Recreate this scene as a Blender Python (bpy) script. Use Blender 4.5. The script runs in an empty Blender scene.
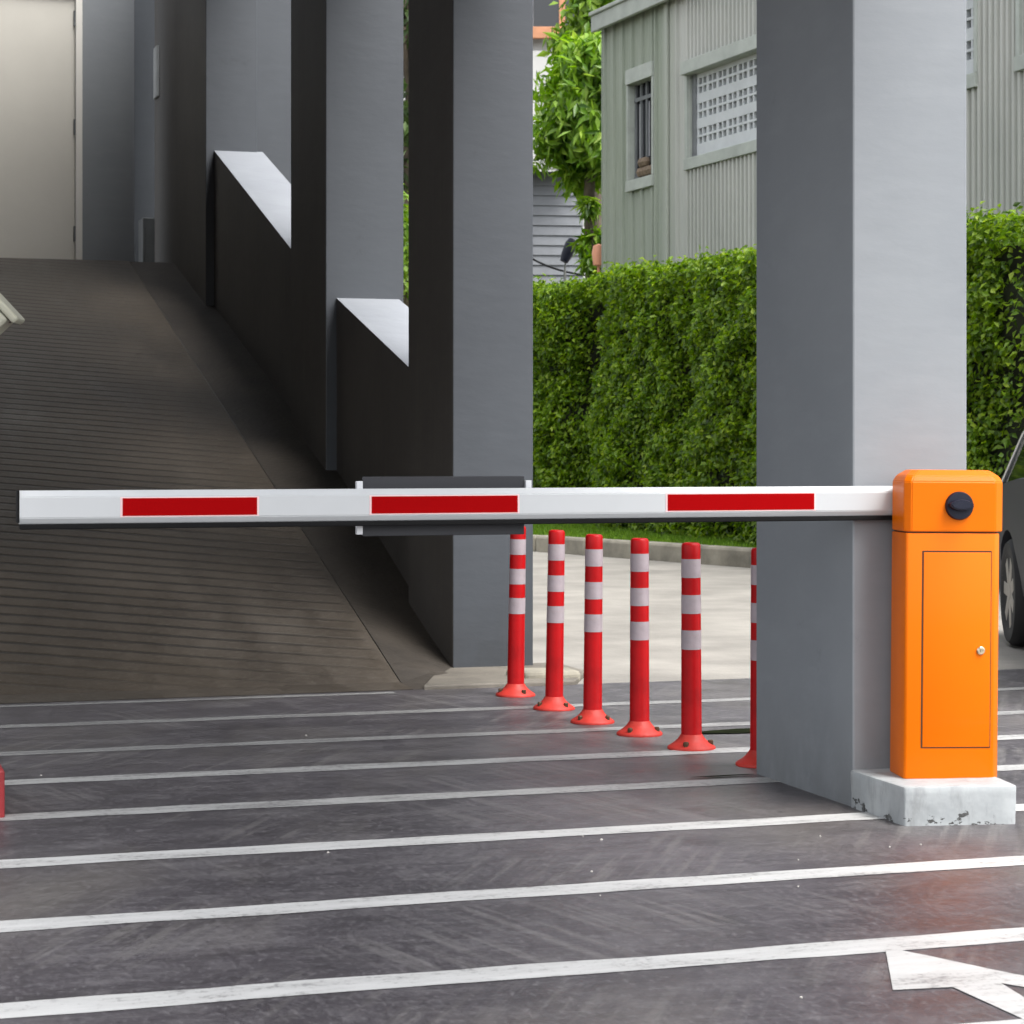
import bpy, bmesh, math, random
import numpy as np
from mathutils import Vector, Matrix, noise
random.seed(7); rng = np.random.default_rng(7)
R = math.radians
sc = bpy.context.scene
col = sc.collection
PI = math.pi

# ------------------------------------------------------------------ camera frame
F_PX, CAM_H, HORIZON = 2215.0, 1.15, 446.0
YAW = R(17.6)
CS, SN = math.cos(YAW), math.sin(YAW)
def world(d, l):                       # distance along the view axis, offset to the right
    return (SN*d + CS*l, CS*d - SN*l)
def ground(px, py, z=0.0):             # survey point: where a sight line meets height z
    d = F_PX*(CAM_H-z)/(py-HORIZON)
    return world(d, (px-512)/F_PX*d)
def at_dist(px, d):
    return world(d, (px-512)/F_PX*d)
def x_on_line(px, Y):                  # X of a sight line where it meets the plane Y
    k = (px-512)/F_PX
    return Y*(SN+CS*k)/(CS-SN*k)

cam = bpy.data.cameras.new('camera'); co = bpy.data.objects.new('camera', cam); col.objects.link(co)
co.location = (0, 0, CAM_H); co.rotation_euler = (PI/2, 0, -YAW)
cam.sensor_width = 36; cam.lens = F_PX/1024*36; cam.shift_y = -(512-HORIZON)/1024
cam.clip_end = 2000; cam.clip_start = 0.05
cam.dof.use_dof = True; cam.dof.focus_distance = 7.6; cam.dof.aperture_fstop = 13
sc.camera = co

# ------------------------------------------------------------------ materials
def mat(name, color=(.5,.5,.5), rough=.6, metal=0, var=0, scale=4, bump=0, bscale=40, stretch=(1,1,1),
        var2=None, coat=0, spec=.5, coords='Object'):
    m = bpy.data.materials.new(name); m.use_nodes = True
    nt = m.node_tree; b = nt.nodes['Principled BSDF']
    b.inputs['Base Color'].default_value = (*color, 1); b.inputs['Roughness'].default_value = rough
    b.inputs['Metallic'].default_value = metal; b.inputs['Coat Weight'].default_value = coat
    b.inputs['Coat Roughness'].default_value = .08
    b.inputs['Specular IOR Level'].default_value = spec
    if var or bump:
        tc = nt.nodes.new('ShaderNodeTexCoord'); mp = nt.nodes.new('ShaderNodeMapping')
        mp.inputs['Scale'].default_value = stretch
        nt.links.new(tc.outputs[coords], mp.inputs['Vector'])
    if var:
        n = nt.nodes.new('ShaderNodeTexNoise'); n.inputs['Scale'].default_value = scale
        n.inputs['Detail'].default_value = 6; n.inputs['Roughness'].default_value = .62
        nt.links.new(mp.outputs[0], n.inputs['Vector'])
        r = nt.nodes.new('ShaderNodeValToRGB')
        c2 = var2 or tuple(max(0, c*(1-var)) for c in color)
        r.color_ramp.elements[0].position = .32; r.color_ramp.elements[1].position = .68
        r.color_ramp.elements[0].color = (*c2, 1); r.color_ramp.elements[1].color = (*[min(1, c*(1+var*.5)) for c in color], 1)
        nt.links.new(n.outputs[0], r.inputs[0]); nt.links.new(r.outputs[0], b.inputs['Base Color'])
    if bump:
        n2 = nt.nodes.new('ShaderNodeTexNoise'); n2.inputs['Scale'].default_value = bscale; n2.inputs['Detail'].default_value = 5
        nt.links.new(mp.outputs[0], n2.inputs['Vector'])
        bp = nt.nodes.new('ShaderNodeBump'); bp.inputs['Strength'].default_value = bump; bp.inputs['Distance'].default_value = .01
        nt.links.new(n2.outputs[0], bp.inputs['Height']); nt.links.new(bp.outputs[0], b.inputs['Normal'])
    return m

def N(nt, t, **kw):
    n = nt.nodes.new(t)
    for k, v in kw.items():
        if k in n.inputs: n.inputs[k].default_value = v
        else: setattr(n, k, v)
    return n
def L(nt, a, b): nt.links.new(a, b)
def mix(nt, fac, a, b, blend='MIX'):
    m = nt.nodes.new('ShaderNodeMix'); m.data_type = 'RGBA'; m.blend_type = blend
    for sock, v in ((m.inputs[0], fac), (m.inputs[6], a), (m.inputs[7], b)):
        if hasattr(v, 'is_output'): nt.links.new(v, sock)
        elif isinstance(v, tuple): sock.default_value = (*v, 1)
        else: sock.default_value = v
    return m.outputs[2]
def ramp(nt, src, p0, p1, v0=0.0, v1=1.0):
    m = nt.nodes.new('ShaderNodeMapRange'); nt.links.new(src, m.inputs[0])
    for i, v in enumerate((p0, p1, v0, v1)): m.inputs[i+1].default_value = v
    return m.outputs[0]
def math_n(nt, op, a, b=None):
    m = nt.nodes.new('ShaderNodeMath'); m.operation = op
    for s, v in ((m.inputs[0], a), (m.inputs[1], b)):
        if v is None: continue
        if hasattr(v, 'is_output'): nt.links.new(v, s)
        else: s.default_value = v
    return m.outputs[0]
def coords(nt, scale=(1,1,1), rot=(0,0,0), out='Object'):
    tc = nt.nodes.new('ShaderNodeTexCoord'); mp = nt.nodes.new('ShaderNodeMapping')
    mp.vector_type = 'TEXTURE'; mp.inputs['Scale'].default_value = tuple(1/s for s in scale); mp.inputs['Rotation'].default_value = rot
    nt.links.new(tc.outputs[out], mp.inputs['Vector']); return mp.outputs[0]
def noise_n(nt, vec, scale, detail=6, rough=.6):
    n = nt.nodes.new('ShaderNodeTexNoise'); n.inputs['Scale'].default_value = scale
    n.inputs['Detail'].default_value = detail; n.inputs['Roughness'].default_value = rough
    nt.links.new(vec, n.inputs['Vector']); return n.outputs[0]
def new_mat(name):
    m = bpy.data.materials.new(name); m.use_nodes = True
    return m, m.node_tree, m.node_tree.nodes['Principled BSDF']

def road_material():
    m, nt, b = new_mat('driveway_coating')
    v = coords(nt)
    big = noise_n(nt, v, .55, 4, .5)
    streak = noise_n(nt, coords(nt, (.8, 2.4, 1), (0, 0, R(4))), 2.2, 8, .68)
    streak2 = noise_n(nt, coords(nt, (.8, 13, 1), (0, 0, R(58))), 1.7, 6, .65)
    streak3 = noise_n(nt, coords(nt, (.6, 15, 1), (0, 0, R(104))), 1.3, 6, .65)
    fine = noise_n(nt, coords(nt, (1, .42, 1)), 60, 6, .75)
    mid = noise_n(nt, coords(nt, (1, .6, 1)), 6, 8, .75)
    c = mix(nt, ramp(nt, big, .35, .68), (.046, .041, .047), (.080, .072, .081))
    c = mix(nt, ramp(nt, streak, .5, .66, 0, .5), c, (.125, .118, .123))
    c = mix(nt, ramp(nt, streak, .5, .36, 0, .55), c, (.032, .029, .033))
    hair = noise_n(nt, coords(nt, (1.6, 9, 1), (0, 0, R(-6))), 3.0, 6, .7)
    c = mix(nt, ramp(nt, hair, .54, .66, 0, .35), c, (.15, .142, .147))
    c = mix(nt, ramp(nt, hair, .46, .36, 0, .4), c, (.028, .026, .029))
    mask = noise_n(nt, coords(nt, (1, 1, 1), (0, 0, .7)), .9, 3, .5)
    a = math_n(nt, 'MULTIPLY', ramp(nt, streak2, .5, .62), ramp(nt, mask, .5, .6))
    c = mix(nt, ramp(nt, mid, .52, .66, 0, .55), c, (.135, .127, .133))
    c = mix(nt, ramp(nt, mid, .48, .36, 0, .6), c, (.034, .030, .034))
    dust = noise_n(nt, coords(nt, (.45, 1.1, 1), (0, 0, R(70))), .9, 5, .6)
    c = mix(nt, ramp(nt, dust, .5, .68, 0, .5), c, (.15, .136, .12))
    c = mix(nt, math_n(nt, 'MULTIPLY', a, .42), c, (.19, .18, .17))
    a3 = math_n(nt, 'MULTIPLY', ramp(nt, streak3, .5, .62), ramp(nt, mask, .47, .38))
    c = mix(nt, math_n(nt, 'MULTIPLY', a3, .55), c, (.16, .152, .15))
    c = mix(nt, ramp(nt, fine, .53, .68, 0, .6), c, (.2, .19, .197))
    c = mix(nt, ramp(nt, fine, .46, .32, 0, .65), c, (.026, .024, .027))
    L(nt, c, b.inputs['Base Color'])
    rg = math_n(nt, 'ADD', ramp(nt, streak, .3, .7, .32, .48), ramp(nt, fine, .3, .7, -.03, .08))
    L(nt, rg, b.inputs['Roughness'])
    h = math_n(nt, 'ADD', math_n(nt, 'MULTIPLY', streak, .7), math_n(nt, 'MULTIPLY', fine, .25))
    h = math_n(nt, 'ADD', h, math_n(nt, 'MULTIPLY', hair, .5))
    h = math_n(nt, 'ADD', h, math_n(nt, 'MULTIPLY', streak2, .35))
    bp = N(nt, 'ShaderNodeBump', Strength=.4, Distance=.010); L(nt, h, bp.inputs['Height'])
    L(nt, bp.outputs[0], b.inputs['Normal'])
    return m

def ramp_material():
    m, nt, b = new_mat('ramp_concrete')
    tc = N(nt, 'ShaderNodeTexCoord'); sx = N(nt, 'ShaderNodeSeparateXYZ'); L(nt, tc.outputs['Object'], sx.inputs[0])
    big = noise_n(nt, coords(nt), .7, 5, .55)
    st = noise_n(nt, coords(nt, (2.2, .7, 1)), 1.6, 8, .68)
    fine = noise_n(nt, coords(nt, (1, 1, 1)), 38, 5, .7)
    wob = noise_n(nt, coords(nt), 1.3, 3, .5)
    ph = math_n(nt, 'ADD', sx.outputs[1], math_n(nt, 'MULTIPLY', sx.outputs[0], .267))
    ph = math_n(nt, 'ADD', ph, math_n(nt, 'MULTIPLY', wob, .035))
    fr = math_n(nt, 'FRACT', math_n(nt, 'DIVIDE', ph, .127))
    tri = math_n(nt, 'ABSOLUTE', math_n(nt, 'SUBTRACT', fr, .5))          # 0 in the groove
    groove = ramp(nt, tri, .05, .17, 1, 0)
    gut = ramp(nt, sx.outputs[0], 2.66, 2.70, 1, 0)                          # no grooves in the edge strip
    foot = ramp(nt, sx.outputs[1], 10.25, 10.9, 0, 1)
    lane = ramp(nt, math_n(nt, 'ADD', sx.outputs[0], math_n(nt, 'MULTIPLY', big, .6)), 2.2, 3.1, 1, .3)
    groove = math_n(nt, 'MULTIPLY', groove, math_n(nt, 'MULTIPLY', gut, math_n(nt, 'MULTIPLY', foot, lane)))
    c = mix(nt, ramp(nt, big, .35, .68), (.038, .029, .020), (.072, .056, .039))
    c = mix(nt, ramp(nt, st, .44, .7, 0, .28), c, (.15, .13, .108))
    c = mix(nt, ramp(nt, st, .5, .3, 0, .28), c, (.036, .031, .026))
    c = mix(nt, ramp(nt, fine, .5, .8, 0, .4), c, (.17, .15, .125))
    blot = noise_n(nt, coords(nt, (1.6, 1, 1)), 2.4, 6, .7)
    c = mix(nt, ramp(nt, blot, .6, .72, 0, .06), c, (.16, .14, .115))
    c = mix(nt, math_n(nt, 'MULTIPLY', groove, .78), c, (.010, .0085, .007))
    L(nt, c, b.inputs['Base Color']); L(nt, ramp(nt, st, .3, .7, .42, .62), b.inputs['Roughness'])
    h = math_n(nt, 'SUBTRACT', math_n(nt, 'MULTIPLY', fine, .25), groove)
    bp = N(nt, 'ShaderNodeBump', Strength=.7, Distance=.012); L(nt, h, bp.inputs['Height']); L(nt, bp.outputs[0], b.inputs['Normal'])
    return m

def plaster(name, c0, c1, rough=.55, bump=.075, bscale=7, drip=0.0):
    m, nt, b = new_mat(name)
    n1 = noise_n(nt, coords(nt, (1, 1, .6)), 1.5, 5, .55)
    n2 = noise_n(nt, coords(nt, (1, 1, 3.2)), 4, 6, .6)
    c = mix(nt, ramp(nt, n1, .3, .7), c0, c1)
    c = mix(nt, ramp(nt, n2, .5, .75, 0, .35), c, tuple(x*1.12 for x in c1))
    if drip:
        n3 = noise_n(nt, coords(nt, (9, 9, .25)), 3, 5, .7)
        c = mix(nt, ramp(nt, n3, .5, .75, 0, drip), c, (.1, .09, .075))
    tc = N(nt, 'ShaderNodeTexCoord'); sx = N(nt, 'ShaderNodeSeparateXYZ'); L(nt, tc.outputs['Object'], sx.inputs[0])
    d1 = noise_n(nt, coords(nt, (1, 1, .5)), 7, 7, .7)
    sp = math_n(nt, 'MULTIPLY', ramp(nt, math_n(nt, 'ADD', sx.outputs[2], math_n(nt, 'MULTIPLY', d1, .5)), .62, .24, 0, .55), ramp(nt, d1, .3, .6))
    c = mix(nt, sp, c, tuple(.45*x for x in (c0[0]*1.1, c0[1]*1.02, c0[2]*.9)))
    d2 = noise_n(nt, coords(nt), 3.3, 9, .8)
    c = mix(nt, ramp(nt, d2, .62, .68, 0, .35), c, tuple(.7*x for x in c0))
    L(nt, c, b.inputs['Base Color']); b.inputs['Roughness'].default_value = rough
    n4 = noise_n(nt, coords(nt, (1, 1, 2.4)), bscale, 7, .55)
    bp = N(nt, 'ShaderNodeBump', Strength=bump, Distance=.02); L(nt, n4, bp.inputs['Height']); L(nt, bp.outputs[0], b.inputs['Normal'])
    return m

def chipped_paint():
    m, nt, b = new_mat('plinth_paint')
    v = coords(nt)
    n1 = noise_n(nt, v, 5, 6, .6)
    c = mix(nt, ramp(nt, n1, .35, .7), (.29, .31, .318), (.42, .437, .442))
    chips = noise_n(nt, coords(nt, (1, 1, 1.6)), 16, 6, .65)
    tc = N(nt, 'ShaderNodeTexCoord'); sx = N(nt, 'ShaderNodeSeparateXYZ'); L(nt, tc.outputs['Object'], sx.inputs[0])
    thr = ramp(nt, sx.outputs[2], .0, .10, .535, .70)
    ch = ramp(nt, math_n(nt, 'SUBTRACT', chips, thr), 0, .015)
    c = mix(nt, ch, c, (.05, .05, .048))
    grime = noise_n(nt, coords(nt, (2, 2, .6)), 9, 6, .7)
    c = mix(nt, ramp(nt, grime, .5, .66, 0, .6), c, (.22, .23, .23))
    L(nt, c, b.inputs['Base Color']); b.inputs['Roughness'].default_value = .6
    h = math_n(nt, 'SUBTRACT', math_n(nt, 'MULTIPLY', noise_n(nt, v, 6, 4, .5), 1.0), math_n(nt, 'MULTIPLY', ch, .5))
    bp = N(nt, 'ShaderNodeBump', Strength=.5, Distance=.02); L(nt, h, bp.inputs['Height']); L(nt, bp.outputs[0], b.inputs['Normal'])
    return m

def line_paint(name='white_line_paint', f=1.0, wear=.0):
    m, nt, b = new_mat(name)
    n1 = noise_n(nt, coords(nt, (1, 4, 1)), 3.2, 7, .65)
    n2 = noise_n(nt, coords(nt), 45, 5, .7)
    c = mix(nt, ramp(nt, n1, .35, .68), tuple(f*q for q in (.43, .43, .42)), tuple(f*q for q in (.56, .56, .55)))
    w = math_n(nt, 'ADD', math_n(nt, 'MULTIPLY', n1, .45), math_n(nt, 'MULTIPLY', n2, .55))
    c = mix(nt, ramp(nt, w, .47+wear, .36+wear, 0, .7), c, (.14, .132, .135))
    L(nt, c, b.inputs['Base Color']); b.inputs['Roughness'].default_value = .5
    bp = N(nt, 'ShaderNodeBump', Strength=.2, Distance=.004); L(nt, n2, bp.inputs['Height']); L(nt, bp.outputs[0], b.inputs['Normal'])
    return m

def leaf_mat(name, cols, trans=.35, rough=.4):
    m, nt, b = new_mat(name)
    g = N(nt, 'ShaderNodeNewGeometry')
    r = N(nt, 'ShaderNodeValToRGB'); r.color_ramp.interpolation = 'LINEAR'
    els = r.color_ramp.elements
    while len(els) < len(cols): els.new(.5)
    for i, c in enumerate(cols):
        els[i].position = i/(len(cols)-1); els[i].color = (*c, 1)
    L(nt, g.outputs['Random Per Island'], r.inputs[0]); L(nt, r.outputs[0], b.inputs['Base Color'])
    b.inputs['Roughness'].default_value = rough; b.inputs['Specular IOR Level'].default_value = .45
    t = N(nt, 'ShaderNodeBsdfTranslucent')
    hs = N(nt, 'ShaderNodeHueSaturation', Saturation=1.1, Value=1.3); L(nt, r.outputs[0], hs.inputs['Color']); L(nt, hs.outputs[0], t.inputs['Color'])
    mx = N(nt, 'ShaderNodeMixShader'); mx.inputs[0].default_value = trans
    L(nt, b.outputs[0], mx.inputs[1]); L(nt, t.outputs[0], mx.inputs[2])
    L(nt, mx.outputs[0], nt.nodes['Material Output'].inputs[0])
    return m

def siding_mat():
    m, nt, b = new_mat('corrugated_cladding')
    tc = N(nt, 'ShaderNodeTexCoord'); sx = N(nt, 'ShaderNodeSeparateXYZ'); L(nt, tc.outputs['Object'], sx.inputs[0])
    n1 = noise_n(nt, coords(nt, (1, 1, .5)), .8, 5, .6)
    n2 = noise_n(nt, coords(nt, (5, 5, .25)), 2.5, 6, .65)
    c = mix(nt, ramp(nt, n1, .35, .65), (.38, .39, .355), (.46, .465, .43))
    c = mix(nt, ramp(nt, n2, .5, .75, 0, .5), c, (.33, .35, .315))
    moss = math_n(nt, 'MULTIPLY', ramp(nt, sx.outputs[0], 2.35, 1.75), ramp(nt, n1, .15, .6, .65, 1))
    c = mix(nt, moss, c, (.25, .285, .225))
    st = noise_n(nt, coords(nt, (7, 7, .4)), 1.5, 6, .7)
    c = mix(nt, math_n(nt, 'MULTIPLY', ramp(nt, st, .5, .72, 0, .6), ramp(nt, sx.outputs[0], 2.4, 1.6)), c, (.33, .36, .3))
    L(nt, c, b.inputs['Base Color']); b.inputs['Roughness'].default_value = .55
    return m

M = {}
M['road'] = road_material(); M['ramp'] = ramp_material(); M['line'] = line_paint(); M['line_worn'] = line_paint('worn_line_paint', .72, .04); M['line_faint'] = line_paint('faint_line_paint', .5, .07)
M['strip'] = mat('dark_edge_concrete', (.046, .038, .030), .6, var=.4, scale=2.6, bump=.5, bscale=30)  # concrete of the edge strip, in a darker tone than the slope
M['pillar'] = plaster('shaded_pillar_paint', (.042, .048, .057), (.055, .062, .072), .5)  # grey pillar paint, under-ceiling shade darkened into its colour
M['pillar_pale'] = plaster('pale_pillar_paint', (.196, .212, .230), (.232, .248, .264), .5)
M['inner'] = plaster('shaded_stained_ramp_wall', (.062, .056, .05), (.09, .082, .074), .6, drip=.6)  # ramp-side faces: same paint with shade put into the colour, plus streaks
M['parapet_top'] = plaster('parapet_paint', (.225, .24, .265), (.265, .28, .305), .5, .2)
M['ceiling'] = mat('ceiling_plaster', (.22, .22, .225), .8, var=.2)
M['plinth'] = chipped_paint()
M['concrete'] = mat('street_concrete', (.26, .245, .22), .8, var=.3, scale=1.3, bump=.3, bscale=30)
M['apron'] = mat('apron_concrete', (.165, .148, .122), .7, var=.4, scale=2.2, bump=.4, bscale=35)
M['kerb'] = mat('kerb_stone', (.27, .25, .20), .85, var=.4, scale=3, bump=.6, bscale=14)
M['soil'] = mat('soil', (.09, .075, .05), .95, var=.3, scale=3, bump=.5)
M['orange'] = mat('orange_powder_coat', (.70, .140, .0), .36, coat=.05, bump=.03, bscale=400, spec=.12)
M['orange_gap'] = mat('shadow_gap_rubber', (.05, .015, .005), .7)
M['navy'] = mat('navy_plastic', (.006, .008, .02), .5, spec=.3, bump=.05, bscale=200)
M['white_boom'] = mat('white_powder_coat', (.50, .515, .525), .4, coat=.1, var=.03, scale=6)
M['boom_red'] = mat('red_reflective_film', (.31, .0, .001), .6, spec=.04)
M['film_edge'] = mat('pink_film_edge', (.8, .55, .55), .4)
M['rubber'] = mat('black_rubber', (.006, .006, .0065), .8, spec=.2)
M['panel'] = mat('charcoal_metal', (.032, .033, .038), .55, spec=.3)
M['bracket'] = mat('bracket_metal', (.62, .63, .65), .4, metal=.1)
M['bollard_red'] = mat('red_polyurethane', (.40, .003, .005), .42, spec=.2, var=.25, scale=7, bump=.05, bscale=60)
M['bollard_base'] = mat('faded_red_rubber', (.48, .036, .026), .5, spec=.3, var=.18, scale=14, bump=.12, bscale=60)
M['band'] = mat('reflective_band', (.36, .305, .325), .4, var=.14, scale=20)
M['bolt'] = mat('rusty_bolt', (.10, .055, .03), .6, metal=.6, var=.5, scale=60)
M['brass'] = mat('lock_metal', (.6, .53, .4), .3, metal=1)
M['black'] = mat('black_void', (.01, .01, .01), .8)
M['door'] = mat('door_paint', (.58, .56, .505), .5, var=.05, scale=1.5)
M['doorframe'] = mat('door_frame_paint', (.72, .70, .65), .5)
M['beige'] = mat('beige_housing', (.33, .325, .255), .45, var=.08, scale=8)
M['redblock'] = mat('red_painted_concrete', (.28, .018, .022), .55, var=.3, scale=9, bump=.4, bscale=25)
M['leaf'] = leaf_mat('hedge_leaves', [(.032,.07,.005),(.095,.19,.010),(.17,.29,.014),(.24,.36,.022),(.11,.22,.012),(.38,.50,.05)], .46)
M['core'] = mat('hedge_twigs', (.018, .022, .010), .9, var=.5, scale=6)
M['mango'] = leaf_mat('broad_tree_leaves', [(.05,.12,.012),(.13,.26,.02),(.24,.39,.04),(.16,.3,.025),(.38,.52,.09)], .45, .35)
M['dark_leaf'] = leaf_mat('dark_tree_leaves', [(.02,.045,.010),(.05,.09,.02),(.08,.13,.03)], .3)
M['lime'] = leaf_mat('shrub_leaves', [(.06,.14,.012),(.14,.25,.02),(.22,.34,.035)], .4)
M['grass'] = leaf_mat('grass_blades', [(.09,.2,.012),(.16,.3,.02),(.24,.38,.04)], .4, .5)
M['bark'] = mat('bark', (.12, .095, .07), .9, var=.4, scale=8, bump=.6, bscale=20)
M['clad'] = siding_mat()
M['trim'] = mat('cladding_trim', (.37, .40, .36), .55, var=.18, scale=4)
M['vent'] = mat('vent_block_paint', (.50, .525, .53), .55, var=.1, scale=5)
M['recess'] = mat('recess_shadow_grey', (.16, .17, .175), .7, var=.2, scale=5)
M['dark_glass'] = mat('dark_window_glass', (.02, .022, .025), .08)
M['curtain'] = mat('curtain_cloth', (.42, .42, .44), .85, var=.4, scale=6, stretch=(1, 1, .2))
M['white_wall'] = mat('white_house_paint', (.42, .42, .41), .7, var=.1, scale=1.2)
M['brown'] = mat('terracotta_trim', (.42, .19, .095), .6, var=.2, scale=4)
M['lap'] = mat('lap_board_paint', (.15, .16, .175), .6, var=.2, scale=2)
M['roof_sheet'] = mat('roof_sheet', (.2, .2, .19), .7, var=.3, scale=3)
M['car'] = mat('graphite_car_paint', (.030, .033, .042), .5, spec=.25)
M['car_glass'] = mat('car_glass', (.012, .015, .013), .04, spec=.8)
M['pillar_glint'] = mat('glint_metal', (.62, .64, .65), .25, metal=.8)  # sky reflection along the windscreen pillars, put in as bright metal
M['tyre'] = mat('tyre_rubber', (.016, .016, .017), .75)
M['rim'] = mat('rim_alloy', (.36, .335, .30), .45, metal=.3)
M['lamp_red'] = mat('tail_lamp', (.3, .01, .012), .15, coat=.5)
M['lamp_clear'] = mat('head_lamp', (.6, .62, .64), .12, coat=.6)
M['moss'] = mat('moss_patch', (.009, .012, .004), .95, spec=.05, var=.5, scale=14)
M['salmon'] = mat('salmon_enamel', (.75, .33, .2), .5)

# ------------------------------------------------------------------ object helpers
def tag(o, label=None, cat=None, group=None, kind=None):
    if label: o['label'] = label
    if cat: o['category'] = cat
    if group: o['group'] = group
    if kind: o['kind'] = kind
    return o
def empty(name, loc=(0,0,0), rot=(0,0,0)):
    o = bpy.data.objects.new(name, None); col.objects.link(o); o.location = loc; o.rotation_euler = rot
    o.empty_display_size = .1
    return o
def obj(name, bm, m, parent=None, smooth=False, loc=None, angle=35):
    me = bpy.data.meshes.new(name)
    bmesh.ops.recalc_face_normals(bm, faces=bm.faces)
    bm.to_mesh(me); bm.free()
    for mm in (m if isinstance(m, (list, tuple)) else [m]): me.materials.append(mm)
    o = bpy.data.objects.new(name, me); col.objects.link(o)
    if parent: o.parent = parent
    if loc: o.location = loc
    if smooth:
        me.polygons.foreach_set('use_smooth', [True]*len(me.polygons))
        me.set_sharp_from_angle(angle=R(angle))
    return o
def bx(bm, x0, x1, y0, y1, z0, z1, bev=0, seg=2, mi=0):
    vs = [bm.verts.new(p) for p in ((x0,y0,z0),(x1,y0,z0),(x1,y1,z0),(x0,y1,z0),(x0,y0,z1),(x1,y0,z1),(x1,y1,z1),(x0,y1,z1))]
    fs = [bm.faces.new([vs[i] for i in f]) for f in ((3,2,1,0),(4,5,6,7),(0,1,5,4),(1,2,6,5),(2,3,7,6),(3,0,4,7))]
    for f in fs: f.material_index = mi
    if bev:
        es = set(e for f in fs for e in f.edges)
        bmesh.ops.bevel(bm, geom=list(es), offset=bev, segments=seg, profile=.5, affect='EDGES')
    return bm
def prism(bm, pts, z0, z1, bev=0, seg=2, mi=0):          # plan polygon extruded upwards
    lo = [bm.verts.new((x, y, z0)) for x, y in pts]; hi = [bm.verts.new((x, y, z1)) for x, y in pts]
    n = len(pts); fs = [bm.faces.new(lo[::-1]), bm.faces.new(hi)]
    for i in range(n): fs.append(bm.faces.new((lo[i], lo[(i+1)%n], hi[(i+1)%n], hi[i])))
    for f in fs: f.material_index = mi
    if bev:
        es = set(e for f in fs for e in f.edges)
        bmesh.ops.bevel(bm, geom=list(es), offset=bev, segments=seg, profile=.5, affect='EDGES')
    return bm
def lathe(bm, prof, n=32, axis='z', c=(0,0,0), mi=0):
    rings = []
    for r, h in prof:
        ring = []
        for k in range(n):
            a = 2*PI*k/n; p = (r*math.cos(a), r*math.sin(a), h)
            if axis == 'y': p = (p[0], p[2], p[1])
            if axis == 'x': p = (p[2], p[0], p[1])
            ring.append(bm.verts.new((p[0]+c[0], p[1]+c[1], p[2]+c[2])))
        rings.append(ring)
    for a, b in zip(rings, rings[1:]):
        for k in range(n): bm.faces.new((a[k], a[(k+1)%n], b[(k+1)%n], b[k])).material_index = mi
    bm.faces.new(rings[0]).material_index = mi; bm.faces.new(rings[-1]).material_index = mi
    return bm
def tube(bm, pts, r, n=8):
    pts = [Vector(p) for p in pts]; rs = r if isinstance(r, (list, tuple)) else [r]*len(pts)
    rings = []
    for i, p in enumerate(pts):
        t = (pts[min(i+1, len(pts)-1)]-pts[max(i-1, 0)]).normalized()
        u = t.cross(Vector((0, 0, 1)) if abs(t.z) < .9 else Vector((1, 0, 0))).normalized(); v = t.cross(u)
        rings.append([bm.verts.new(p+rs[i]*(u*math.cos(2*PI*k/n)+v*math.sin(2*PI*k/n))) for k in range(n)])
    for a, b in zip(rings, rings[1:]):
        for k in range(n): bm.faces.new((a[k], a[(k+1)%n], b[(k+1)%n], b[k]))
    bm.faces.new(rings[0]); bm.faces.new(rings[-1][::-1]); return bm
B = bmesh.new

def grid_sheet(x0, x1, y0, y1, z, nx=1, ny=1):
    bm = B(); vs = [[bm.verts.new((x0+(x1-x0)*i/nx, y0+(y1-y0)*j/ny, z)) for i in range(nx+1)] for j in range(ny+1)]
    for j in range(ny):
        for i in range(nx): bm.faces.new((vs[j][i], vs[j][i+1], vs[j+1][i+1], vs[j+1][i]))
    return bm

def leaves(name, m, pos, dirs, nrm, length, width, parent=None, fold=.25):
    """one mesh of leaf-shaped quads; arrays of base point, direction, facing, length, width"""
    n = len(pos)
    dirs = dirs/np.linalg.norm(dirs, axis=1, keepdims=True)
    side = np.cross(dirs, nrm); side /= (np.linalg.norm(side, axis=1, keepdims=True)+1e-9)
    up = np.cross(side, dirs)
    Ln, Wn = length[:, None], width[:, None]
    a = pos; c = pos+dirs*Ln - up*Ln*.12
    mid = pos+dirs*Ln*.45
    b = mid+side*Wn*.5+up*Wn*fold; d = mid-side*Wn*.5+up*Wn*fold
    V = np.stack([a, b, c, d], 1).reshape(-1, 3)
    me = bpy.data.meshes.new(name); me.vertices.add(4*n); me.vertices.foreach_set('co', V.astype(np.float32).ravel())
    idx = np.arange(4*n).reshape(n, 4)
    tri = np.concatenate([idx[:, [0, 1, 2]], idx[:, [0, 2, 3]]], 1).reshape(-1, 3)
    me.loops.add(tri.size); me.loops.foreach_set('vertex_index', tri.ravel().astype(np.int32))
    me.polygons.add(len(tri)); me.polygons.foreach_set('loop_start', (np.arange(len(tri))*3).astype(np.int32))
    me.update(calc_edges=True); me.validate()
    me.materials.append(m)
    o = bpy.data.objects.new(name, me); col.objects.link(o)
    if parent: o.parent = parent
    return o

# ================================================================== SETTING
tag(obj('terrain', grid_sheet(-400, 400, -400, 500, -.035), M['soil']), kind='structure')
Y_END = 10.1                                          # where the dark coating stops
drive = tag(obj('driveway', grid_sheet(-14, 30, -14, Y_END, 0.0, 4, 4), M['road']), kind='structure')
tag(obj('street', grid_sheet(3.3, 60, Y_END, 60, -.004), M['concrete']), kind='structure')

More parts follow.
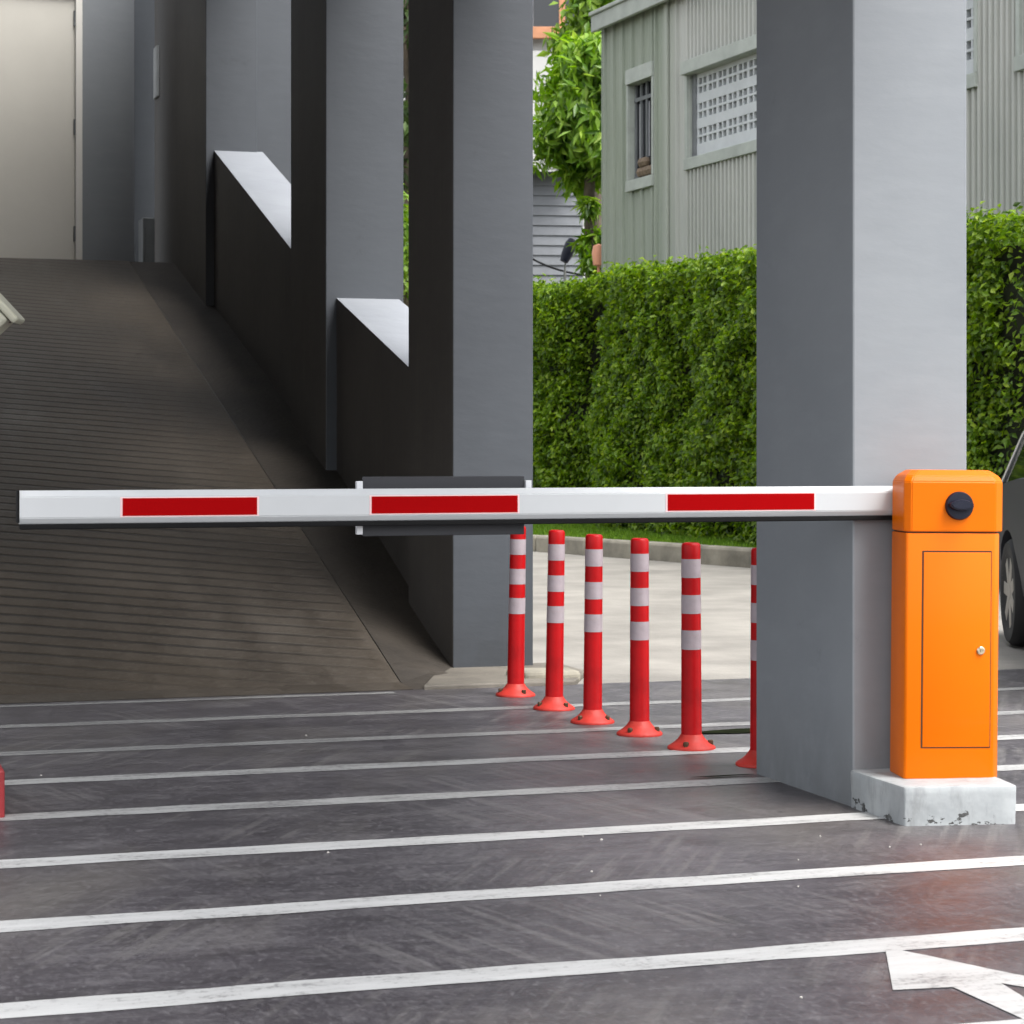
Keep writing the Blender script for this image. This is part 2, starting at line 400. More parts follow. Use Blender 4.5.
def stripe_bm(Y, x0, x1, w, z=.0016):
    bm = B(); n = int((x1-x0)/.07); top = []; bot = []
    for i in range(n+1):
        x = x0+(x1-x0)*i/n
        ya = Y + .02*noise.noise((x*.35, Y*3, 0))
        top.append(bm.verts.new((x, ya+w/2+.011*noise.noise((x*3, Y, 1))+.004*noise.noise((x*14, Y, 2)), z)))
        bot.append(bm.verts.new((x, ya-w/2+.011*noise.noise((x*3, Y, 5))+.004*noise.noise((x*14, Y, 6)), z)))
    for i in range(n): bm.faces.new((bot[i], bot[i+1], top[i+1], top[i]))
    return bm
for Y in (3.85, 4.605, 5.42, 6.225, 7.0, 7.73, 8.45, 9.27):
    obj('stripe', stripe_bm(Y, -9, 16, .122 if Y < 8 else .105), M['line' if Y < 6.5 else 'line_worn' if Y < 8 else 'line_faint'], drive)
obj('stripe', stripe_bm(10.0, -9, 2.6, .07), M['line_faint'], drive)
# painted arrow
ar = [(885,948),(930,957),(990,970),(1040,980),(1075,986),(1075,997),(1001,984),(1030,1002),(1075,1030),(1040,1033),(1021,1019),(953,988),(893,991)]
bm = B(); bm.faces.new([bm.verts.new((*ground(x, y), .0024)) for x, y in ar]); bmesh.ops.triangulate(bm, faces=bm.faces)
obj('direction_arrow', bm, M['line'], drive)

# ramp: flat apron, slope, landing
SL = .287; Z_TOP = 2.8; Y_TOP = Y_END + Z_TOP/SL
X_IN = 3.14
bm = B()
prof = [(Y_END, .002), (Y_END+.25, .012)] + [(Y_END+.25+i*(Y_TOP-Y_END-.25)/40, .012+(Z_TOP-.012)*i/40) for i in range(1, 41)] + [(Y_TOP+.1, Z_TOP+.002), (21.8, Z_TOP+.004)]
rows = [[bm.verts.new((x, y, z)) for x in (-.9, 1.0, 2.715)] for y, z in prof]
for a, b_ in zip(rows, rows[1:]):
    for i in range(2): bm.faces.new((a[i], a[i+1], b_[i+1], b_[i]))
tag(obj('ramp', bm, M['ramp']), kind='structure')
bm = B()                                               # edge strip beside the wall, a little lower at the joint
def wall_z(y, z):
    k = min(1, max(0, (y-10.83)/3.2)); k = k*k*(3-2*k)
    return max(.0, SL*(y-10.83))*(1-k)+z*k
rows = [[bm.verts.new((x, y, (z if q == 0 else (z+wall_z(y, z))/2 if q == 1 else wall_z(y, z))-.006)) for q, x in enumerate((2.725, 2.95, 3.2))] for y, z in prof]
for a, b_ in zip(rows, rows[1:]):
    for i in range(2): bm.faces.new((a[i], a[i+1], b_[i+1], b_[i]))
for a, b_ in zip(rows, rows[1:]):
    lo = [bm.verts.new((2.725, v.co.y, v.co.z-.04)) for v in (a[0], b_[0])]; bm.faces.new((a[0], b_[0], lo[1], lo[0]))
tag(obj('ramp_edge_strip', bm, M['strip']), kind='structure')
bm = B()
rows = [[bm.verts.new((x, y, z-.05)) for x in (2.70, 2.74)] for y, z in prof]
for a, b_ in zip(rows, rows[1:]): bm.faces.new((a[0], a[1], b_[1], b_[0]))
tag(obj('ramp_joint', bm, M['black']), kind='structure')
bm = B(); prism(bm, [(2.76, Y_END-.02), (3.52, Y_END-.02), (3.72, 10.5), (3.72, 10.95), (3.2, 10.95), (3.0, 10.7)], -.02, .022, .008)
tag(obj('concrete_apron', bm, M['apron']), kind='structure')

# ================================================================== PARKING BUILDING
bld = tag(empty('parking_building', (X_IN, 10.8, 0)),
          'dark grey parking building with square painted pillars, low sloping parapets and a steep ramp inside', 'building')
bld_loc = Vector((X_IN, 10.8, 0))
def bpart(name, bm, m, parent=None, **kw):
    bmesh.ops.translate(bm, verts=bm.verts, vec=-bld_loc)
    return obj(name, bm, m, parent or bld, **kw)
def pillar(x0, x1, y0, y1, z1, m, inner=True):
    bm = B(); bx(bm, x0, x1, y0, y1, -.05, z1, .006, 2)
    if inner:
        for f in bm.faces:
            if f.normal.x < -.9: f.material_index = 1
    return bm
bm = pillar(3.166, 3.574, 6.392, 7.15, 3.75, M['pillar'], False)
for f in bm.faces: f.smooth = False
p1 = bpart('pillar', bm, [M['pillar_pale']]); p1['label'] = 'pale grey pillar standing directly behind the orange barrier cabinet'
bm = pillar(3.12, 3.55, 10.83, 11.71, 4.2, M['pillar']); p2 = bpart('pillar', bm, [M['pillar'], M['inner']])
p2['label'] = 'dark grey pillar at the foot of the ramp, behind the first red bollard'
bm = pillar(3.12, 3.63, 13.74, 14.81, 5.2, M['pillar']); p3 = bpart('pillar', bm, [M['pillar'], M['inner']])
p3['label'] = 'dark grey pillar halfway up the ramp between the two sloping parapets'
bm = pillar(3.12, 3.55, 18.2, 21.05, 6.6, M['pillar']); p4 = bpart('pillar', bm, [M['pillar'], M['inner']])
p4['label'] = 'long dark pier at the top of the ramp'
bm = B(); bx(bm, 3.553, 4.35, 18.5, 19.2, -.05, 6.6, .006); bpart('outer_pier', bm, M['pillar'])
def parapet(y0, z0, y1, z1):
    bm = B()
    xa, xb = 3.19, 3.60
    pts = [(y0, -.05), (y1, -.05), (y1, z1), (y0, z0)]
    l = [bm.verts.new((xa, y, z)) for y, z in pts]; r = [bm.verts.new((xb, y, z)) for y, z in pts]
    fs = [bm.faces.new(l[::-1]), bm.faces.new(r)]
    for i in range(4): fs.append(bm.faces.new((l[i], l[(i+1)%4], r[(i+1)%4], r[i])))
    bmesh.ops.recalc_face_normals(bm, faces=fs)
    for f in fs:
        f.normal_update()
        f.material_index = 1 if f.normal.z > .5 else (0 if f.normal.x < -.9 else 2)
    return bm
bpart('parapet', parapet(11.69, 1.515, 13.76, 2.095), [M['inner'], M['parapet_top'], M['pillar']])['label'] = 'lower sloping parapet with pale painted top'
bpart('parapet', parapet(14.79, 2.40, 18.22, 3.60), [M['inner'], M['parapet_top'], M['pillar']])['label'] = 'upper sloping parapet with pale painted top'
CEIL_Y = 1.2
# ceiling climbs with the ramp; unseen flat slab added to shade the foreground
bm = B(); bx(bm, 0.6, 3.5, CEIL_Y, 8.6, 3.7, 4.1); bpart('shade_canopy', bm, M['ceiling'])
bm = B()
cp = [(8.602, 3.7), (9.5, 3.72), (19.2, 6.0), (19.2, 6.4), (9.5, 4.1), (8.602, 4.1)]
l = [bm.verts.new((-1.3, y, z)) for y, z in cp]; r = [bm.verts.new((3.5, y, z)) for y, z in cp]
bm.faces.new(l[::-1]); bm.faces.new(r)
for i in range(6): bm.faces.new((l[i], l[(i+1)%6], r[(i+1)%6], r[i]))
bpart('ceiling', bm, M['ceiling'])
bm = B(); bx(bm, -1.3, -.9, 9.4, 21.8, -.05, 7); bpart('side_wall', bm, M['inner'])
WY = 20.6
DX = x_on_line(81, WY); DXl = DX-1.16
bm = B(); bx(bm, DX, 2.865, WY, WY+.35, 2.7, 7); bx(bm, -.9, DXl, WY, WY+.35, 2.7, 7); bx(bm, DXl, DX, WY, WY+.35, 5.34, 7)
bpart('back_wall', bm, M['pillar_pale'])
bm = B(); bx(bm, 2.7, 4.2, 21.75, 21.95, 2.7, 7); bpart('recess_wall', bm, M['pillar'])
dr = B(); bx(dr, DXl+.05, DX-.05, WY+.03, WY+.075, 2.82, 5.29, .004); door = bpart('door', dr, M['door'])
door['label'] = 'plain off-white flush door with three hinges at the head of the ramp'
fr = B()
bx(fr, DX-.047, DX+.012, WY-.012, WY+.12, 2.8, 5.34, .003); bx(fr, DXl-.012, DXl+.047, WY-.012, WY+.12, 2.8, 5.34, .003); bx(fr, DXl+.05, DX-.05, WY-.012, WY+.12, 5.295, 5.35, .003)
f_o = bpart('frame', fr, M['doorframe'], door)
for zc in (2.8+.30, 2.8+1.28, 2.8+2.28):
    h = B(); lathe(h, [(.0, -.07), (.014, -.07), (.014, .07), (.0, .07)], 10, c=(DX-.052, WY+.018, zc+.0)); bpart('hinge', h, M['recess'], door, smooth=True)
hd = B(); tube(hd, [(DXl+.12, WY+.03, 3.8), (DXl+.12, WY-.03, 3.8), (DXl+.23, WY-.03, 3.8)], .011); bpart('handle', hd, M['bracket'], door, smooth=True)
sp = B(); bx(sp, 3.095, 3.122, 20.75, 20.95, 4.42, 4.90, .006); bpart('wall_plate', sp, M['vent'])
bm = B(); bx(bm, 3.03, 3.3, 21.2, 21.5, 2.8, 3.33, .01); bx(bm, 3.06, 3.27, 21.19, 21.2, 2.9, 3.25, .002)
tag(obj('utility_box', bm, M['recess']), 'small grey utility box standing in the recess at the head of the ramp', 'utility box')

# ================================================================== BARRIER
PL_H = .118
bm = B(); prism(bm, [(3.16, 6.025), (3.50, 5.96), (3.575, 6.40), (3.16, 6.40)], -.03, PL_H, .006, 2)
bmesh.ops.subdivide_edges(bm, edges=[e for e in bm.edges if e.calc_length() > .08], cuts=7, use_grid_fill=True)
for v in bm.verts:
    k = .006*noise.noise(v.co*9)+.003*noise.noise(v.co*28)
    v.co.x += k; v.co.y += .005*noise.noise(v.co*10+Vector((5, 1, 2))); v.co.z += (.002*noise.noise(v.co*12) if v.co.z > .05 else 0)
tag(obj('concrete_plinth', bm, M['plinth'], smooth=True, angle=40), 'chipped white painted concrete plinth under the orange barrier cabinet', 'plinth')

cab_xy = world(6.865, (904-512)/F_PX*6.865)
CROT = R(-12)
gate = tag(empty('barrier_gate', (*cab_xy, PL_H), (0, R(.5), CROT)),
           'orange parking barrier with its long white boom lowered across the ramp entrance', 'barrier gate')
gate_inv = Matrix.LocRotScale(gate.location, gate.rotation_euler, None).inverted()
W_, D_, Z1 = .304, .165, .762
def cab_pts(o=0.0, ch=.022):
    return [(-o+ch*.3, -o), (W_+o-ch, -o), (W_+o, -o+ch), (W_+o, D_+o), (-o, D_+o), (-o, -o+ch*.3)]
bm = B(); prism(bm, cab_pts(), .0, Z1, .003, 2)
body = obj('cabinet', bm, M['orange'], gate, smooth=True, angle=25)
bm = B(); prism(bm, cab_pts(-.006), Z1, Z1+.006); obj('lid_gap', bm, M['orange_gap'], gate)
# lid with chamfered upper and vertical edges
def ring(o, ch, z, ov=.009): return [(x, y, z) for x, y in [(-o+ch*.6, -o), (W_+ov+o-ch, -o), (W_+ov+o, -o+ch), (W_+ov+o, D_+o-ch*.5), (W_+ov+o-ch*.5, D_+o), (-o+ch*.5, D_+o), (-o, D_+o-ch*.5), (-o, -o+ch*.6)]]
bm = B(); zt = .958
rg = [ring(.003, .032, Z1+.005), ring(.003, .032, zt-.036), ring(-.006, .032, zt-.018), ring(-.030, .034, zt)]
vr = [[bm.verts.new(p) for p in q] for q in rg]
for a, b_ in zip(vr, vr[1:]):
    for i in range(8): bm.faces.new((a[i], a[(i+1)%8], b_[(i+1)%8], b_[i]))
bm.faces.new(vr[0][::-1]); bm.faces.new(vr[-1])
bmesh.ops.bevel(bm, geom=[e for e in bm.edges], offset=.003, segments=2, affect='EDGES')
lid = obj('lid', bm, M['orange'], gate, smooth=True, angle=22)
# door: dark slot and raised panel
bm = B(); bx(bm, .052, .273, -.0012, .004, .095, .708); slot = obj('door_slot', bm, M['orange_gap'], gate)
bm = B(); bx(bm, .0565, .2705, -.0030, .003, .0985, .7030, .0015, 2); cdoor = obj('door', bm, M['orange'], gate, smooth=True, angle=40)
bm = B(); lathe(bm, [(.0, -.003), (.013, -.003), (.013, -.008), (.010, -.011), (.006, -.011), (.006, -.008), (.0, -.008)], 20, 'y', (.239, 0, .398))
bx(bm, .2378, .2402, -.0125, -.0105, .393, .403); obj('lock', bm, M['brass'], cdoor, smooth=True)
# navy release knob
bm = B(); kc = (.166, 0, .848); 
lathe(bm, [(.0, -.002), (.044, -.002), (.044, -.012), (.041, -.017), (.0, -.018)], 36, 'y', kc)
grip = B()
pts = [(-.043, .004), (-.03, .016), (-.01, .021), (.012, .021), (.032, .014), (.045, .002), (.032, -.010), (.012, -.016), (-.012, -.016), (-.03, -.010)]
lo = [grip.verts.new((kc[0]+x, -.014, kc[2]+z)) for x, z in pts]; hi = [grip.verts.new((kc[0]+x*.9, -.042, kc[2]+z*.8)) for x, z in pts]
grip.faces.new(lo); grip.faces.new(hi[::-1])
for i in range(len(pts)): grip.faces.new((lo[i], lo[(i+1)%len(pts)], hi[(i+1)%len(pts)], hi[i]))
bmesh.ops.bevel(grip, geom=list(grip.edges), offset=.004, segments=2, affect='EDGES')
kn = obj('release_knob', bm, M['navy'], gate, smooth=True); obj('grip', grip, M['navy'], kn, smooth=True)

# boom (world coordinates, parented through the gate's inverse)
BY0, BY1 = 6.338, 6.382
def gpart(name, bm, m, parent=None, **kw):
    bmesh.ops.transform(bm, matrix=gate_inv, verts=bm.verts); return obj(name, bm, m, parent or gate, **kw)
XL, XR = x_on_line(19.5, BY0), 3.47
zt, zb = 1.0245, .930
bm = B(); sec = [(BY0+.012, zb), (BY0, zb+.017), (BY0, zt-.018), (BY0+.014, zt), (BY1-.014, zt), (BY1, zt-.018), (BY1, zb+.017), (BY1-.012, zb)]
a = [bm.verts.new((XL, y, z)) for y, z in sec]; c = [bm.verts.new((XR, y, z-.002)) for y, z in sec]
bm.faces.new(a); bm.faces.new(c[::-1])
for i in range(8): bm.faces.new((a[i], c[i], c[(i+1)%8], a[(i+1)%8]))
bmesh.ops.bevel(bm, geom=[e for e in bm.edges if e.calc_length() > 1], offset=.002, segments=2, affect='EDGES')
boom = gpart('boom', bm, M['white_boom'], smooth=True, angle=20)
bm = B(); bx(bm, XL-.006, XL, BY0-.001, BY1+.001, zb+.004, zt+.001, .0015); gpart('end_cap', bm, M['rubber'], boom)
bm = B(); bx(bm, XL+.002, XR, BY0+.006, BY1-.006, zb-.0155, zb-.0005, .003); gpart('rubber_strip', bm, M['rubber'], boom)
for xa, xb in ((122.5, 257), (371.5, 517.5), (667.5, 814)):
    x0, x1 = x_on_line(xa, BY0), x_on_line(xb, BY0)
    bm = B(); bx(bm, x0-.006, x1+.006, BY0-.0012, BY0+.0005, .9475, 1.0045); pe = gpart('reflector_backing', bm, M['film_edge'], boom)
    bm = B(); bx(bm, x0, x1, BY0-.0022, BY0-.0014, .951, 1.0015); gpart('red_reflector', bm, M['boom_red'], boom)
x0, x1 = x_on_line(362, BY1+.02), x_on_line(523.5, BY1+.02)
bm = B(); bx(bm, x0, x1, BY1+.012, BY1+.022, .882, 1.059, .002)
sgn = gpart('sign_panel', bm, M['panel'])
for s in (x0-.020, x1+.002):
    bm = B(); bx(bm, s, s+.018, BY1+.001, BY1+.020, .888 if s < x0 else .95, 1.046, .001); gpart('bracket', bm, M['bracket'], sgn)
bm = B(); lathe(bm, [(.0, 6.29), (.035, 6.29), (.035, 6.34), (.0, 6.34)], 24, 'y', (3.40, 0, .975)); gpart('pivot_hub', bm, M['navy'], smooth=True)

# ================================================================== BOLLARDS
def make_bollard():
    root = empty('bollard')
    bm = B(); prof = [(.0, .0), (.091, .0), (.092, .006), (.088, .011), (.068, .024), (.053, .037), (.046, .047), (.0405, .056), (.0, .056)]
    lathe(bm, prof, 40); base = obj('base', bm, M['bollard_base'], root, smooth=True, angle=50)
    for k in range(3):
        a = R(196+105*k+10*(k>1)); bm = B()
        lathe(bm, [(.0, .012), (.0105, .012), (.0105, .030), (.008, .034), (.0, .0345)], 6, c=(.072*math.cos(a), .072*math.sin(a), 0))
        obj('bolt', bm, M['bolt'], base)
    r = lambda z: .0395-.0035*z/.783
    bm = B(); pr = [(.0, .05), (.0405, .05)]
    cuts = [.3785, .4515, .5145, .5855, .6505, .7215]
    for z in (.06, *cuts, .735): pr.append((r(z), z))
    pr += [(r(.74), .772), (.0325, .7805), (.0255, .783), (.024, .7795), (.0, .7795)]
    lathe(bm, pr, 40); obj('post', bm, M['bollard_red'], root, smooth=True, angle=50)
    for z0, z1 in ((.3785, .4515), (.5145, .5855), (.6505, .7215)):
        bm = B(); lathe(bm, [(r(z0)-.002, z0), (r(z0)+.0008, z0), (r(z1)+.0008, z1), (r(z1)-.002, z1)], 40)
        obj('reflective_band', bm, M['band'], root, smooth=True, angle=50)
    return root
def copy_tree(o, parent=None):
    c = o.copy(); col.objects.link(c)
    if parent: c.parent = parent
    for ch in list(o.children): copy_tree(ch, c)
    return c
bpos = [(515.5, 694.5, 'red and white bollard in front of the dark pillar, its top behind the boom', .3, .9),
        (554, 708, 'second red and white bollard from the dark pillar, in front of a small concrete wedge', 0, .9),
        (592.5, 721.5, 'third red and white bollard from the dark pillar, in the middle of the row', .1, .5),
        (639.5, 733.5, 'fourth red and white bollard from the dark pillar, second nearest fully seen one', 0, .05),
        (691.5, 747.5, 'nearest fully visible red and white bollard, tallest looking of the row', 0, -.3),
        (761, 764, 'red and white bollard half hidden behind the pale pillar', 0, .1)]
proto = make_bollard()
for i, (px, py, lab, tx, ty) in enumerate(bpos):
    o = proto if i == 0 else None
    if o is None:
        o = proto.copy(); col.objects.link(o)
        for ch in list(proto.children):
            c = ch.copy(); col.objects.link(c); c.parent = o
            for g in ch.children:
                d_ = g.copy(); col.objects.link(d_); d_.parent = c
    gx, gy = ground(px, py+1); o.location = (gx, gy, .0); o.rotation_euler = (R(tx), R(ty), R(-17 + 13*i if i else -17))
    tag(o, lab, 'bollard', 'flexible bollards in a row beside the ramp')

# small things by the ramp foot
wx, wy = ground(556, 682)
bm = B(); prism(bm, [(wx-.16, wy+.0), (wx+.12, wy-.03), (wx+.13, wy+.16), (wx-.2, wy+.2)], -.01, .055, .02, 2)
tag(obj('concrete_wedge', bm, M['kerb']), 'small grey concrete wedge on the ground behind the second bollard', 'concrete block')
def blob(px, py, w, h, nm, m, lab):
    gx, gy = ground(px, py); bm = B(); vs = []
    for k in range(26):
        a = 2*PI*k/26; s = 1+.35*noise.noise((math.cos(a)*1.7, math.sin(a)*1.7, px))
        vs.append(bm.verts.new((gx+w*s*math.cos(a), gy+h*s*math.sin(a), .005)))
    bm.faces.new(vs); o = obj(nm, bm, m); return o
for px, py, w, h in ((737, 732, .17, .06), (724, 777, .12, .012), (487, 675, .05, .02)):
    tag(blob(px, py, w, h, 'moss_patch', M['moss'], ''), kind='structure')

gr = B()
for k in range(16):
    X_, Y_ = (random.uniform(1.8, 3.6), random.uniform(5.2, 6.6)) if k < 10 else (random.uniform(.6, 3.4), random.uniform(4, 9.5))
    if X_ > 3.0 and Y_ > 5.85: continue
    s = random.uniform(.002, .0055); mtx = Matrix.Translation((X_, Y_, s*.4)) @ Matrix.Rotation(random.uniform(0, 6), 4, 'Z') @ Matrix.Diagonal((s, s*random.uniform(.5, 1), s*.6, 1))
    bmesh.ops.create_icosphere(gr, subdivisions=1, radius=1, matrix=mtx)
tag(obj('grit', gr, mat('pale_grit', (.5, .48, .44), .9, var=.4, scale=30)), 'scattered pale specks of grit on the dark driveway', 'grit', kind='stuff')

# red concrete block and camera post at the left edge
bm = B(); bx(bm, .02, x_on_line(5, 7.0), 7.0, 7.5, -.02, .152, .012)
tag(obj('red_block', bm, M['redblock']), 'red painted concrete block at the left edge of the driveway', 'concrete block')
cp_ = empty('camera_post', (.36, 7.22, .15)); tag(cp_, 'beige tilted camera housing on a slim post at the left edge', 'security camera')
bm = B(); lathe(bm, [(.0, 0), (.08, 0), (.08, .012), (.032, .018), (.032, 1.56), (.0, 1.56)], 20); obj('post', bm, M['beige'], cp_, smooth=True)
Lh = .42
hm = Matrix.Translation((.10, -.10, 1.527)) @ Matrix.Rotation(-YAW, 4, 'Z') @ Matrix.Rotation(R(47), 4, 'Y')
bm = B(); bx(bm, -Lh/2, Lh/2-.008, -.05, .05, -.052, .018, .010); bmesh.ops.transform(bm, matrix=hm, verts=bm.verts); hs_ = obj('housing', bm, M['beige'], cp_)
bm = B(); bx(bm, -Lh/2-.01, Lh/2+.012, -.055, .055, .020, .045, .008); bmesh.ops.transform(bm, matrix=hm, verts=bm.verts); obj('sunshield', bm, M['beige'], cp_)
bm = B(); lathe(bm, [(.0, Lh/2-.014), (.026, Lh/2-.014), (.026, Lh/2-.008), (.0, Lh/2-.009)], 20, 'x', (0, 0, -.013)); bmesh.ops.transform(bm, matrix=hm, verts=bm.verts); obj('lens', bm, M['dark_glass'], hs_, smooth=True)

# ================================================================== KERB, VERGE, HEDGE
HANG = R(21.3)
def hedge_pt(t, off=0):                 # t metres along the hedge from its far end towards us, off = away from the street
    d0, l0 = 27.0, (535-512)/F_PX*27.0
    d = d0 - math.cos(HANG)*t; l = l0 + math.sin(HANG)*t
    return world(d + math.sin(HANG)*off, l + math.cos(HANG)*off)
k0 = Vector(world(24.2, (535-512)/F_PX*24.2)); k1 = Vector(world(20.9, (755-512)/F_PX*20.9))
kd = (k1-k0).normalized(); kn_ = Vector((-kd.y, kd.x))
if kn_.x < 0: kn_ = -kn_
bm = B(); t = -9.0; i = 0
while t < 12:
    t1 = t+1.0-.012
    bend = lambda s: kn_*(-.0*(s))
    pts = []
    for s, w in ((t, 0), (t1, 0), (t1, .16), (t, .16)):
        p = k0+kd*s+kn_*w; pts.append((p.x, p.y))
    prism(bm, pts, -.03, (.17+.012*random.random()), .03, 2); t += 1.0
tag(obj('kerb', bm, M['kerb']), kind='structure')
bm = B(); ra = []; rb = []; rc = []
ts = [-9+ .5*i for i in range(43)]
for s in ts:
    p = k0+kd*s+kn_*.15; q = Vector(hedge_pt(s-.6, 2.2)); mid = p*.7+q*.3
    ra.append(bm.verts.new((p.x, p.y, .135))); rb.append(bm.verts.new((mid.x, mid.y, .2))); rc.append(bm.verts.new((q.x, q.y, .26)))
for a, b_ in ((ra, rb), (rb, rc)):
    for i in range(len(ts)-1): bm.faces.new((a[i], a[i+1], b_[i+1], b_[i]))
tag(obj('verge', bm, mat('verge_turf', (.06, .12, .018), .9, var=.4, scale=5, bump=.5)), kind='structure')
n = 42000
s = rng.uniform(-3, 9, n); w = rng.random(n)**1.2
P = np.zeros((n, 3))
for i in range(n):
    p = k0+kd*s[i]+kn_*.15; q = Vector(hedge_pt(s[i]-.6, .5)); r_ = p*(1-w[i])+q*w[i]
    P[i] = (r_.x, r_.y, .125+.10*w[i])
dr_ = np.stack([rng.normal(0, .45, n), rng.normal(0, .45, n), np.ones(n)], 1)
nr_ = np.stack([rng.normal(0, 1, n), rng.normal(0, 1, n), rng.normal(0, .2, n)], 1)
tag(leaves('grass', M['grass'], P, dr_, nr_, rng.uniform(.04, .10, n), rng.uniform(.007, .014, n)), 'short bright green grass along the kerb', 'grass', kind='stuff')

HZ = 3.12
def bulge(t, z):
    v = .16*noise.noise((t*.9, z*.55, 3)) + .10*noise.noise((t*2.1, z*1.7, 7)) + .13*noise.noise((t*4.2, z*4.2, 1))
    v += -.55*math.exp(-((t-1.3-.1*math.sin(z*3))/.36)**2)*(1 if z > 1.5 else .45)*(1-.8*math.exp(-((z-3.2)/.3)**2))
    v += -.15*math.exp(-((t-4.1+.3*(z-1.5))/.2)**2)*math.exp(-((z-1.9)/.5)**2)
    return v
def htop(t): return HZ + .10*noise.noise((t*1.3, 9, 2)) + .06*noise.noise((t*4, 5, 2)) - .014*max(0,t) - .05*math.exp(-((t-.3)/.8)**2)
hedge = tag(empty('hedge', (*hedge_pt(4), .2)), 'tall dense clipped green hedge along the street in front of the corrugated wall', 'hedge')
hl = Vector((*hedge_pt(4), .2))
T0, T1, HD = -7.0, 13.0, 1.3
# twiggy inside
bm = B(); nt_, nz = 100, 14
G = [[None]*(nz+1) for _ in range(nt_+1)]; H = [[None]*(nz+1) for _ in range(nt_+1)]
for i in range(nt_+1):
    t = T0+.1+(T1-T0-.2)*i/nt_
    for j in range(nz+1):
        z = .2+(htop(t)-.42)*j/nz
        x, y = hedge_pt(t, .22-bulge(t, z)); G[i][j] = bm.verts.new((x-hl.x, y-hl.y, z-hl.z))
        x, y = hedge_pt(t, HD-.15); H[i][j] = bm.verts.new((x-hl.x, y-hl.y, z-hl.z))
for i in range(nt_):
    for j in range(nz):
        bm.faces.new((G[i][j], G[i+1][j], G[i+1][j+1], G[i][j+1])); bm.faces.new((H[i][j], H[i+1][j], H[i+1][j+1], H[i][j+1]))
    bm.faces.new((G[i][nz], G[i+1][nz], H[i+1][nz], H[i][nz]))
obj('twigs', bm, M['core'], hedge)
def hedge_leaves(nf, ntop):
    pos = []; nrm = []
    def dens(a, b_, c): return noise.noise((a*3.1, b_*3.1, c))*.5+noise.noise((a*7.3, b_*7.3, c+4))*.5
    out = np.array([CS*math.cos(HANG)*-1 + 0, 0, 0])
    ox, oy = Vector(hedge_pt(0, -1))-Vector(hedge_pt(0, 0)); outv = np.array([ox, oy, 0.])
    k = 0
    while k < nf:
        t = random.uniform(T0 if random.random() < .25 else -1.2, T1 if random.random() < .2 else 9.8); z = .2+(htop(t)-.2)*random.random()
        q = dens(t, z, 0)
        if q < -.12 and random.random() < .78: continue
        if abs(t-1.25-.06*math.sin(z*3)) < .26+.1*noise.noise((t*4, z*4, 3)) and 1.7 < z < 2.8 and random.random() < .75: continue
        dep = random.random()**1.6*.26 - .07*max(0, q)*2
        x, y = hedge_pt(t, dep-bulge(t, z)); pos.append((x, y, z+random.uniform(-.02, .04))); nrm.append(outv*.8+np.array([0, 0, .55])); k += 1
    k = 0
    while k < ntop:
        t = random.uniform(T0, T1); w = random.random()*HD
        x, y = hedge_pt(t, w-bulge(t, HZ)*max(0, 1-w/.3)); z = htop(t)+.05*noise.noise((t*6, w*6, 1))-random.random()**1.5*.25+(.12*random.random()**3)
        pos.append((x, y, z)); nrm.append(np.array([ox*.2, oy*.2, 1.])); k += 1
    return np.array(pos)-np.array(hl), np.array(nrm)
P, Nn = hedge_leaves(92000, 26000); n = len(P)
Nn = Nn+rng.normal(0, .55, (n, 3))
Dd = rng.normal(0, 1, (n, 3)); Dd[:, 2] -= .25
Dd = Dd-Nn*(np.sum(Dd*Nn, 1)/np.sum(Nn*Nn, 1))[:, None]
leaves('foliage', M['leaf'], P, Dd, Nn, rng.uniform(.045, .092, n), rng.uniform(.028, .052, n), hedge)

# ================================================================== CORRUGATED BUILDING
DW, LW = 29.0, (603.5-512)/F_PX*29.0
wx, wy = world(DW, LW)
ux, uy = Vector(world(DW-math.cos(HANG), LW+math.sin(HANG)))-Vector((wx, wy))
wang = math.atan2(uy, ux)
cb = tag(empty('corrugated_building', (wx, wy, 0), (0, 0, wang)), 'tall grey green building clad in ribbed sheets with vent panels, rising behind the hedge', 'building')
# local frame: x along the wall towards us, y = into the building, z up
def wall_t(px, ):
    k = (px-512)/F_PX
    return (k*DW-LW)/(math.sin(HANG)+k*math.cos(HANG))
opens = [(.86, 1.57, 4.52, 5.74), (2.58, 5.4, 4.60, 5.60), (6.0, 8.75, 4.66, 5.60), (9.5, 11.6, 4.7, 5.9)]
ZR = 6.72; XE = 17
def corr(bm, x0, x1, z0, z1):
    pitch = .1; n = max(1, int(round((x1-x0)/pitch))); p = (x1-x0)/n; pts = []
    for i in range(n):
        a = x0+i*p; fl = x0 < 2.0 and (i % 3)
        dy = -.006 if fl else -.032
        pts += [(a, 0), (a+p*.5, 0), (a+p*.56, dy), (a+p*.92, dy)]
    pts.append((x1, 0))
    lo = [bm.verts.new((x, y, z0)) for x, y in pts]; hi = [bm.verts.new((x, y, z1)) for x, y in pts]
    for i in range(len(pts)-1): bm.faces.new((lo[i], lo[i+1], hi[i+1], hi[i]))
bm = B(); xs = 0.0
for (a, b_, z0, z1) in opens:
    corr(bm, xs, a, 0, ZR); corr(bm, a, b_, 0, z0); corr(bm, a, b_, z1, ZR); xs = b_
corr(bm, xs, XE, 0, ZR)
obj('wall', bm, M['clad'], cb)
bm = B(); bx(bm, 0.0, XE, .2, 7, 0, ZR-.05); obj('inner_wall', bm, M['recess'], cb)
